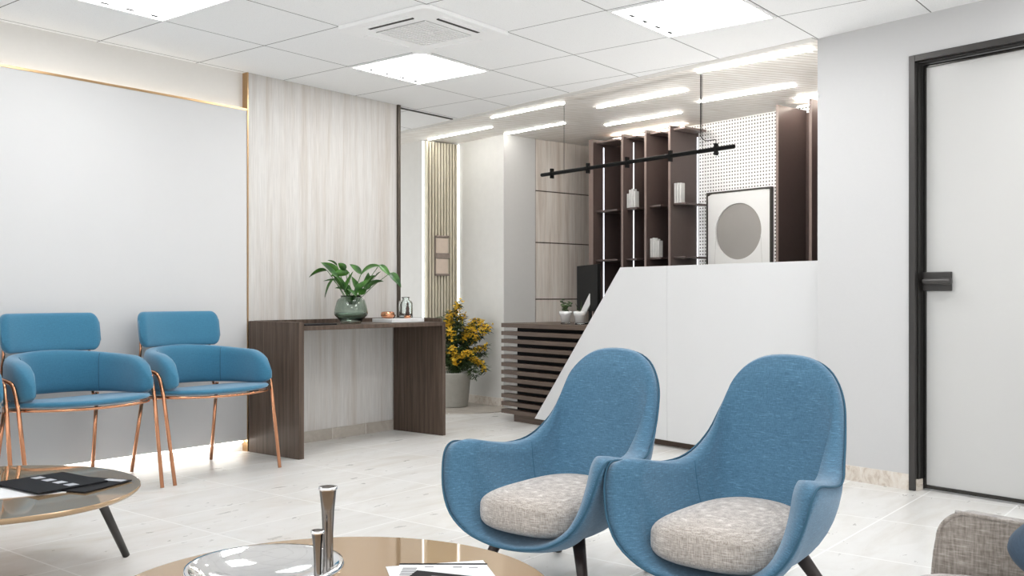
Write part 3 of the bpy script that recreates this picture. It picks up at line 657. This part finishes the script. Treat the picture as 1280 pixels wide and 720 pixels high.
def flower(c):
    for k in range(5):
        a = random.uniform(0, 2 * PI); e = random.uniform(-0.6, 0.9); d = Vector((math.cos(a) * math.cos(e), math.sin(a) * math.cos(e), math.sin(e))) * random.uniform(0.014, 0.023)
        quad(bw, c, d, 0.008, Vector((random.uniform(-1, 1), random.uniform(-1, 1), 1)))
tips = []
for px, py, dep in [(575, 378, 0), (580, 396, .05), (563, 392, -.02), (600, 402, .03), (618, 412, -.02), (607, 407, 0), (565, 415, -.12), (560, 402, -.02), (612, 438, .02), (606, 462, -.05), (600, 470, -.1), (612, 470, -.04),
                    (568, 440, -.14), (582, 450, -.13), (590, 445, -.15), (578, 420, .05), (592, 420, 0), (598, 440, .05), (572, 460, -.12), (588, 470, -.14), (560, 455, -.05), (598, 480, -.08), (570, 430, 0), (586, 430, .08),
                    (550, 420, 0), (545, 440, 0), (552, 400, .03), (548, 462, -.03), (575, 405, -.06), (590, 410, .08), (604, 425, .08), (575, 445, .1), (608, 450, .05), (584, 462, .0), (594, 455, -.02)]:
    tips.append(cu * ((px - 567) * 0.0062) + cf * dep + Vector((0, 0, 0.275 + (476 - py) * 0.0062)))
flow = {0, 1, 2, 3, 4, 5, 6, 8, 9, 11, 12, 13, 14, 18, 7, 25, 29, 16, 33, 30}
for i, T in enumerate(tips):
    base = Vector((random.uniform(-.05, .05), random.uniform(-.05, .05), 0.255)); mid = Vector((T.x * 0.45, T.y * 0.45, max(T.z * 0.75, 0.36) + 0.05))
    st = cr([base, mid, T], 12); tube(bs, st, 0.003, 5, r2=0.0012)
    for j, c0 in enumerate(st[5:]):
        for k in range(11):
            a = random.uniform(0, 2 * PI); d = Vector((math.cos(a), math.sin(a), random.uniform(-0.9, 0.5))).normalized() * random.uniform(0.035, 0.08)
            o_ = c0 + Vector((random.uniform(-.015, .015), random.uniform(-.015, .015), random.uniform(-.015, .015)))
            quad(bf, o_, d, 0.005, Vector((random.uniform(-1, 1), random.uniform(-1, 1), 1)))
    if i in flow:
        for c0 in st[-10:]:
            for k in range(4): flower(c0 - cf * 0.025 + Vector((random.uniform(-.026, .026), random.uniform(-.026, .026), random.uniform(-.026, .026))))
obj('stems', bs, M_fern, pl); obj('foliage', bf, M_fern, pl, recalc=False); obj('flowers', bw, M_petal, pl, recalc=False)

# ------------------------------------------------------------------ blue metal-legged armchairs along the left wall
def bench_chair():
    t = thing('armchair', '', 'chair', (3.035, 4.5, 0))
    # seat: rounded front pad
    def seatfn(q, x, y, z):
        q = q.copy()
        if q.y > 0.0: q.x *= 1 - 0.18 * min(1, q.y / 0.25)
        q.z += 0.012 * (abs(x) ** 2) + 0.008 - 0.06 * (q.y + 0.02); return q
    bm = B(); superell(bm, (0, -0.02, 0.430), (0.330, 0.25, 0.020), 0.6, 0.75, 64, 14, seatfn); obj('seat', bm, M_teal, t, smooth=True)
    # wrap-around arm and back band
    path = []; zt = []; zb = []; th = []
    n = 44
    for i in range(n + 1):
        u = -1 + 2 * i / n; a = PI / 2 * (abs(u) ** 0.9) * (1 if u > 0 else -1)
        x = 0.285 * sgp(math.sin(a), 0.72); y = 0.235 - 0.435 * (1 - sgp(math.cos(a), 0.72)) if abs(u) < 1 else -0.20
        path.append((x, y)); e = max(0, (abs(u) - 0.80) / 0.20); s_ = math.sqrt(max(0.0, 1 - e ** 2.2)) if e < 1 else 0
        e3 = max(0, (abs(u) - 0.9) / 0.1); s3 = math.sqrt(max(0, 1 - e3 ** 2))
        zt.append(0.47 + (0.676 - 0.035 * abs(u) - 0.47) * (0.40 + 0.60 * s_)); zb.append(0.462 + 0.03 * (1 - s3)); th.append(0.078 * max(0.25, s3))
    # extend arm ends a little
    bm = B(); sweep(bm, path, zt, zb, th, 20, 0.5); band = obj('backrest', bm, M_teal, t, smooth=True)
    for sx in (-1, 1):
        i0 = int(n / 2 + sx * n * 0.235); x, y = path[i0]; nx, ny = path[i0 + 1][0] - path[i0 - 1][0], path[i0 + 1][1] - path[i0 - 1][1]; l_ = math.hypot(nx, ny); nx, ny = ny / l_, -nx / l_
        if ny > 0: nx, ny = -nx, -ny
        P = []
        for q in range(9):
            v = -1.1 + 2.2 * q / 8; of = th[i0] / 2 * abs(math.cos(v)) ** 0.5 + 0.0004; P.append((x + nx * of, y + ny * of, (zt[i0] + zb[i0]) / 2 + (zt[i0] - zb[i0]) / 2 * sgp(math.sin(v), 0.5)))
        bm = B(); tube(bm, P, 0.0018, 6); obj('seam', bm, M_bluepipe, band)
    # upper pad
    bm = B(); KS = [12 * math.sin(PI / 2 * j / 20) for j in range(-20, 21)]; path2 = [(0.245 * k / 12, 0.262 - 0.055 * (k / 12) ** 2) for k in KS]
    def ed(k, r=0.16): e = max(0, (abs(k) / 12 - (1 - r)) / r); return math.sqrt(max(0.0, 1 - e * e))
    sweep(bm, path2, [0.79 + 0.067 * max(0.28, ed(k)) for k in KS], [0.735 - 0.068 * max(0.28, ed(k)) for k in KS], [0.05 * max(0.35, ed(k, 0.1)) for k in KS], 20, 0.5)
    # tilt the pad back a little
    for v in bm.verts: v.co.y += (v.co.z - 0.67) * 0.16; v.co.y -= 0.012
    obj('headrest', bm, M_teal, t, smooth=True)
    for sx in (-1, 1):
        P = cr([(sx * 0.29, 0.155, 0.575), (sx * 0.337, 0.05, 0.57), (sx * 0.342, -0.06, 0.560), (sx * 0.338, -0.105, 0.548), (sx * 0.333, -0.125, 0.515), (sx * 0.330, -0.15, 0.44)], 8)
        P += [Vector((sx * 0.32, -0.235, 0.004))]
        obj('leg', tb(P, 0.0095, 12), M_copper, t, smooth=True, bevel=0)
        obj('leg', tb([(sx * 0.225, 0.205, 0.452), (sx * 0.245, 0.29, 0.004)], 0.0095, 12), M_copper, t, smooth=True)
        obj('back_support', tb(cr([(sx * 0.21, 0.21, 0.43), (sx * 0.218, 0.262, 0.55), (sx * 0.212, 0.258, 0.66), (sx * 0.205, 0.277, 0.78)], 6), 0.007, 10), M_copper, t, smooth=True)
    pts = []
    for k in range(48):
        a = 2 * PI * k / 48; x = 0.325 * sgp(math.cos(a), 0.75); y = 0.24 * sgp(math.sin(a), 0.75)
        if y > 0: x *= 1 - 0.18 * min(1, y / 0.25)
        pts.append((x, y - 0.02, 0.412 - 0.06 * y + 0.012 * (abs(x) / 0.325) ** 2))
    bm = B(); tube(bm, pts, 0.007, 8, closed=True)
    obj('seat_frame', bm, M_copper, t, smooth=True)
    return t
c0 = bench_chair()
c0['label'] = 'blue armchair with copper legs next to the dark console table'
GC = 'blue copper-legged armchairs against the left wall'; c0['group'] = GC
c1 = copy_tree(c0); c1.location.x -= 0.71; c1['label'] = 'blue armchair with copper legs, middle one, behind the round table with magazines'
c2 = copy_tree(c0); c2.location.x -= 1.42; c2['label'] = 'blue armchair with copper legs cut off by the left edge of the picture'

# ------------------------------------------------------------------ high-back shell lounge chairs
RIM = [(0, .342, .742), (.078, .340, .734), (.134, .329, .707), (.173, .310, .663), (.197, .290, .609), (.212, .260, .555), (.226, .222, .498), (.245, .165, .448), (.268, .10, .418), (.292, .01, .412), (.309, -.10, .426),
       (.3175, -.18, .440), (.319, -.218, .436), (.317, -.245, .410), (.308, -.264, .355), (.285, -.283, .285), (.240, -.298, .222), (.165, -.308, .178), (.08, -.313, .158), (0, -.315, .152)]
RTH = [.042, .042, .043, .045, .048, .052, .058, .065, .072, .078, .086, .096, .100, .104, .10, .094, .086, .08, .078, .078]
def lounge_chair():
    t = thing('lounge_chair', '', 'armchair', (2.661, 1.882, 0), R(-91.6))
    m = len(RIM); full = [(x, y, z) for x, y, z in RIM] + [(-x, y, z) for x, y, z in RIM[-2:0:-1]]
    rt = RTH + RTH[-2:0:-1]
    N = 3; O = cr(full, N, True); T4 = cr([(q, 0, 0) for q in rt], N, True); L = len(O)
    def inward(q):
        c = Vector((0, 0.02, q.z)); 
        d = c - q; d.z = 0
        # back: push forward; arms: push sideways
        wy = min(1, max(0, (q.z - 0.45) / 0.2)) if q.y > 0 else 0
        d = Vector((d.x * (1 - 0.6 * wy), d.y, 0)); d.normalize(); return d
    bm = B(); rows = []
    bot = Vector((0, 0.02, 0.118)); pin = Vector((0, -0.03, 0.172))
    NV = 12
    for j in range(NV, -1, -1):      # outer rows from bottom to rim
        u = j / NV; row = []
        if j == NV: rows.append([bm.verts.new(bot)]); continue
        for q in O:
            hz = max(0, min(1, (q.z - 0.15) / 0.3))
            c = Vector((q.x * (0.72 + 0.25 * hz), q.y * (0.80 + 0.16 * hz), 0.122 + 0.05 * hz))
            if q.y > 0.2: c.y = q.y * 0.93 - 0.01; c.z = 0.165
            row.append(bm.verts.new(q * (1 - u) ** 2 + c * 2 * u * (1 - u) + bot * u * u))
        rows.append(row)
    mid = []; inn = []
    for q, th in zip(O, T4):
        d = inward(q); e = th.x; up = 0.012 if q.y > -0.2 or q.z > .4 else 0.006
        mid.append(bm.verts.new(q + d * e * 0.45 + Vector((0, 0, up + 0.0)) + (Vector((0, -0.010, 0)) if q.y < -.2 else Vector())))
    rows.append(mid)
    irim = [q + inward(q) * T4[i].x + Vector((0, 0, 0.004)) for i, q in enumerate(O)]
    for j in range(0, NV + 1):
        u = j / NV
        if j == NV: rows.append([bm.verts.new(pin)]); continue
        row = []
        for q in irim:
            hz = max(0, min(1, (q.z - 0.15) / 0.3))
            c = Vector((q.x * (0.78 + 0.14 * hz), q.y * (0.80 + 0.1 * hz), 0.162 + 0.04 * hz))
            if q.y > 0.15: c.y = q.y * 0.86 - 0.02; c.z = 0.20
            row.append(bm.verts.new(q * (1 - u) ** 2 + c * 2 * u * (1 - u) + pin * u * u))
        rows.append(row)
    for a, b in zip(rows, rows[1:]):
        for k in range(L):
            k2 = (k + 1) % L
            if len(a) == 1: bm.faces.new((a[0], b[k2], b[k]))
            elif len(b) == 1: bm.faces.new((a[k], a[k2], b[0]))
            else: bm.faces.new((a[k], a[k2], b[k2], b[k]))
    rows_co = [[v.co.copy() for v in row] for row in rows]
    sh = obj('shell', bm, M_blue, t, smooth=True)
    bm = B(); tube(bm, [q + Vector((q.x, q.y, 0)).normalized() * 0.0005 + Vector((0, 0, 0.0035)) for q in O], 0.0034, 8, closed=True); obj('piping', bm, M_bluepipe, sh, smooth=True)
    for ci in (8 * N, L - 8 * N):     # seam where back and arm meet, lying on the inner surface
        col_ = [rows_co[j][ci] for j in range(NV + 2, NV + 2 + 8)]
        obj('seam', tb(col_, 0.0018, 6), M_seam, sh, smooth=True)
    # cushion
    def cf_(q, x, y, z):
        q = q.copy(); k = (q.y + 0.25) / 0.5; q.x *= 1.04 - 0.16 * k
        q.z += 0.022 * (1 - abs(x) ** 2) * (1 if z > 0 else -0.2) + 0.020 * k * (1 if z > 0 else 0.3); return q
    bm = B(); superell(bm, (0, -0.055, 0.235), (0.205, 0.225, 0.060), 0.6, 0.68, 64, 24, cf_); obj('seat_cushion', bm, M_greyfab, t, smooth=True)
    for (x0, y0, x1, y1) in ((0.15, -0.12, 0.215, -0.175), (-0.15, -0.12, -0.215, -0.175), (0.12, 0.13, 0.20, 0.235), (-0.12, 0.13, -0.20, 0.235)):
        obj('leg', tb([(x0, y0, 0.175), (x1, y1, 0.0)], 0.022, 16, r2=0.0145), M_espresso, t, smooth=True)
    return t
l0 = lounge_chair(); l0['label'] = 'blue high-backed lounge chair with grey seat cushion, the left one of the pair'
l1 = copy_tree(l0); l1.location = (2.666, 1.24, 0); l1['label'] = 'blue high-backed lounge chair with grey seat cushion, the right one nearer the door'
for o in (l0, l1): o['group'] = 'blue high-backed lounge chairs'

# ------------------------------------------------------------------ coffee tables
def coffee_table(cx, cy, rx, ry, rz, lab, legs):
    t = thing('coffee_table', lab, 'coffee table', (cx, cy, 0), rz, 'round coffee tables')
    bm = B(); lathe(bm, [(0, 0.276), (0.93, 0.276), (0.975, 0.281), (0.996, 0.290), (1.0, 0.2955), (0.998, 0.2985), (0.992, 0.30), (0, 0.30)], 128, sx=rx, sy=ry, close=False)
    obj('tabletop', bm, M_top, t, smooth=True, bevel=0)
    D.objects[t.children[0].name].data.polygons.foreach_set('use_smooth', [abs(p_.normal.z) < 0.98 for p_ in t.children[0].data.polygons])
    for (x, y, fx, fy) in legs:
        obj('leg', tb([(x, y, 0.274), (fx, fy, 0.004)], 0.017, 16, r2=0.0125), M_darkmetal, t, smooth=True)
        bm = B(); lathe(bm, [(0, 0.27), (0.03, 0.27), (0.03, 0.2755), (0, 0.2755)], 20, cx=x, cy=y, close=False); obj('mounting_plate', bm, M_darkmetal, t)
    return t
coffee_table(1.438, 3.334, 0.453, 0.501, 0, 'round taupe coffee table at the left, in front of the blue armchairs', [(0.305, -0.10, 0.436, -0.081), (-0.22, 0.27, -0.30, 0.36), (-0.20, -0.27, -0.28, -0.36)])
coffee_table(1.393, 1.605, 0.49, 0.49, 0, 'round glossy bronze coffee table at the bottom centre, holding the silver bowl', [(0.30, 0.16, 0.37, 0.20), (-0.28, 0.20, -0.35, 0.25), (0.02, -0.34, 0.02, -0.42)])
def sheet(name, pts, z, th, mat, lab, cat, group=None, prints=None, pm=None):
    c = sum((Vector((*q, 0)) for q in pts), Vector()) / len(pts); t = thing(name, lab, cat, (c.x, c.y, z), 0, group)
    bm = B(); prism(bm, [(q[0] - c.x, q[1] - c.y) for q in pts], 0, th); obj('pages', bm, mat, t)
    if prints:
        a, b, d = (Vector(pts[0]) - c.xy, Vector(pts[1]) - c.xy, Vector(pts[3]) - c.xy)
        for (u0, u1, v0, v1) in prints:
            q = [a + (b - a) * u + (d - a) * v for u, v in ((u0, v0), (u1, v0), (u1, v1), (u0, v1))]; bm = B(); prism(bm, [(w_.x, w_.y) for w_ in q], th + 0.0002, th + 0.0006); obj('cover_print', bm, pm or M_ink, t)
    return t
def rect(cx, cy, ang, w_, h):
    u = Vector((math.cos(ang), math.sin(ang))); v = Vector((-u.y, u.x)); c = Vector((cx, cy))
    return [tuple(c + u * a * w_ / 2 + v * b * h / 2) for a, b in ((-1, -1), (1, -1), (1, 1), (-1, 1))]
# on the left table
sheet('paper_sheet', rect(1.475, 3.235, R(70), 0.20, 0.28), 0.3003, 0.0015, M_paper, 'white sheet under the black magazine on the left coffee table', 'paper')
sheet('magazine', rect(1.66, 3.185, R(20), 0.22, 0.26), 0.3022, 0.0035, M_gloss, 'black magazine with pale corner lying under the other at the right', 'magazine', 'black magazines on the left table', [(0.82, 0.96, 0.05, 0.35)], M_photo)
sheet('magazine', [(1.47, 3.40), (1.72, 3.41), (1.735, 3.13), (1.485, 3.10)], 0.3062, 0.005, M_gloss, 'black magazine with four silver prints on top on the left coffee table', 'magazine', 'black magazines on the left table',
      [(0.48, 0.62, 0.08 + 0.23 * k, 0.21 + 0.23 * k) for k in range(4)], M_photo)
# on the front table
ca = R(-51.7)
TX = [(0.06 + 0.0 * k, 0.22, 0.10 + 0.05 * k, 0.125 + 0.05 * k) for k in range(5)] + [(0.62, 0.72, 0.06, 0.09), (0.8, 0.9, 0.08, 0.10), (0.3, 0.4, 0.06, 0.08)]
def along(px, py, z=0.3):   # helper: camera-plane basis at the table, plain metres
    return (px, py)
sheet('paper_sheet', rect(1.62, 1.475, R(-38), 0.235, 0.26), 0.3003, 0.0012, M_paper, 'loose white sheet lowest in the pile on the front coffee table', 'paper')
mg = sheet('magazine', [(1.628, 1.625), (1.757, 1.462), (1.54, 1.30), (1.41, 1.463)], 0.3017, 0.004, M_paper, 'white magazine with a black spine on the front coffee table', 'magazine', 'magazines on the front table', TX)
bm = B(); a = Vector((1.628, 1.625)); b = Vector((1.757, 1.462)); c = mg.location.xy; dn = Vector((0.785, 0.62)) * 0.010
prism(bm, [tuple(q - c) for q in (a, b, b + dn, a + dn)], 0, 0.0048); obj('spine', bm, M_black, mg)
sheet('magazine', [(1.61, 1.55), (1.66, 1.40), (1.46, 1.31), (1.40, 1.46)], 0.3065, 0.0035, M_gloss, 'black magazine turned askew on top of the pile on the front table', 'magazine', 'magazines on the front table', [(0.3, 0.6, 0.12, 0.135)], M_ink)
# silver bowl
bw = thing('bowl', 'wide shallow polished silver bowl on the front coffee table', 'bowl', (1.325, 1.735, 0.3005), 0)
bm = B(); lathe(bm, [(0, 0.0), (0.07, 0.0), (0.12, 0.006), (0.160, 0.022), (0.174, 0.036), (0.180, 0.048), (0.177, 0.056), (0.168, 0.055), (0.155, 0.040), (0.115, 0.020), (0.06, 0.0085), (0, 0.006)], 96, sx=0.95, sy=0.95, close=False)
obj('body', bm, M_chrome, bw, smooth=True)
def candle(x, y, h, r, lab):
    t = thing('candlestick', lab, 'candlestick', (x, y, 0.3005), 0, 'smoked chrome candlesticks')
    k = r / 0.019
    bm = B(); lathe(bm, [(0, 0), (0.020 * k, 0), (0.0205 * k, 0.003), (0.013 * k, 0.010), (0.0115 * k, h * 0.35), (0.0115 * k, h * 0.55), (0.014 * k, h * 0.78), (0.0185 * k, h * 0.97), (0.0195 * k, h * 0.985), (0.0195 * k, h), (0.0165 * k, h), (0.013 * k, h - 0.018), (0, h - 0.02)], 12, close=False)
    obj('body', bm, M_gunmetal, t, smooth=True)
    bm = B(); lathe(bm, [(0.0165 * k, h + 0.0003), (0.0198 * k, h + 0.0003), (0.0202 * k, h - 0.004), (0.0196 * k, h - 0.006)], 32, close=False); obj('rim', bm, M_chrome, t, smooth=True)
C2 = Vector((math.cos(CAM_YAW), math.sin(CAM_YAW))); R2 = Vector((math.sin(CAM_YAW), -math.cos(CAM_YAW)))
q = C2 * 2.09 + R2 * (-0.398); candle(q.x, q.y, 0.228, 0.019, 'tall smoked chrome candlestick beside the silver bowl')
q = C2 * 2.03 + R2 * (-0.408); candle(q.x, q.y, 0.148, 0.0135, 'short smoked chrome candlestick in front of the silver bowl, beside the tall one')

# ------------------------------------------------------------------ sofa at the lower right
so = thing('sofa', 'taupe tweed low-backed sofa with piped edges at the bottom right', 'sofa', (1.895, 0.492, 0), 0)
# local: back runs along -Y, seat towards -X
def outline_back(bm, th0, th1):
    Ls = 1.5; prof = []
    # (y, z) outline with rounded upper corners
    top = lambda y: 0.553 - 0.022 * min(1, max(0, -y) / 0.5)
    pts = [(0.0, 0.10), (0.0, 0.46)]
    for k in range(9):
        a = PI - PI / 2 * k / 8; pts.append((-0.055 - 0.055 * math.cos(a) * -1 * -1, 0.498 + 0.055 * math.sin(a)))
    pts = [(0.004, 0.10), (0.012, 0.30), (0.006, 0.44)] + [(-0.05 + 0.05 * math.cos(a), 0.488 + 0.052 * math.sin(a)) for a in [PI / 2 * k / 8 for k in range(9)]]
    pts += [(-0.3, 0.527), (-0.75, 0.52), (-Ls + 0.05, 0.54), (-Ls, 0.488), (-Ls, 0.10)]
    return pts
pts = outline_back(None, 0, 0)
bm = B(); a = [bm.verts.new((0.0 + 0.05 * (z - 0.4), y, z)) for y, z in pts]; b = [bm.verts.new((0.055 + 0.05 * (z - 0.4), y, z)) for y, z in pts]; n = len(pts)
bm.faces.new(a); bm.faces.new(b[::-1])
for i in range(n): bm.faces.new((a[i], b[i], b[(i + 1) % n], a[(i + 1) % n]))
bk = obj('backrest', bm, M_sofa, so, bevel=0.006)
bm = B(); P = [Vector((0.004 + 0.05 * (z - 0.4), y + (0.001 if y > -0.02 else 0), z + (0.001 if y < -0.02 else 0))) for y, z in pts]; tube(bm, cr(P, 3), 0.0045, 8); obj('piping', bm, M_sofa, bk, smooth=True)
bm = B(); bx(bm, -0.60, -0.008, -1.45, 0.0, 0.12, 0.30); obj('seat_base', bm, M_sofa, so, bevel=0.02)
bm = B(); superell(bm, (-0.325, -0.71, 0.375), (0.318, 0.745, 0.078), 0.3, 0.13, 96, 24); obj('seat_cushion', bm, M_greyfab, so, smooth=True)
for x, y in ((-0.54, -0.07), (-0.54, -1.38), (0.05, -0.07), (0.05, -1.38)): obj('leg', tb([(x, y, 0.13), (x, y, 0.0)], 0.02, 14, r2=0.014), M_espresso, so, smooth=True)
def pil(q, x, y, z):
    q = q.copy(); e = 1 - 0.55 * (abs(x) ** 4 * 0.5 + abs(y) ** 4 * 0.5); q.z *= e; return q
bm = B(); superell(bm, (0, 0, 0), (0.18, 0.19, 0.055), 0.8, 0.32, 64, 20, pil); bmesh.ops.rotate(bm, verts=bm.verts, cent=(0, 0, 0), matrix=Matrix.Rotation(R(-35), 3, 'Z'))
cu_ = obj('cushion', bm, M_navy, smooth=True); cu_.location = (1.80, 0.118, 0.540); cu_.rotation_euler = (R(0), R(-30), R(0))
tag(cu_, 'dark slate blue scatter cushion leaning on the back of the taupe sofa', 'cushion')
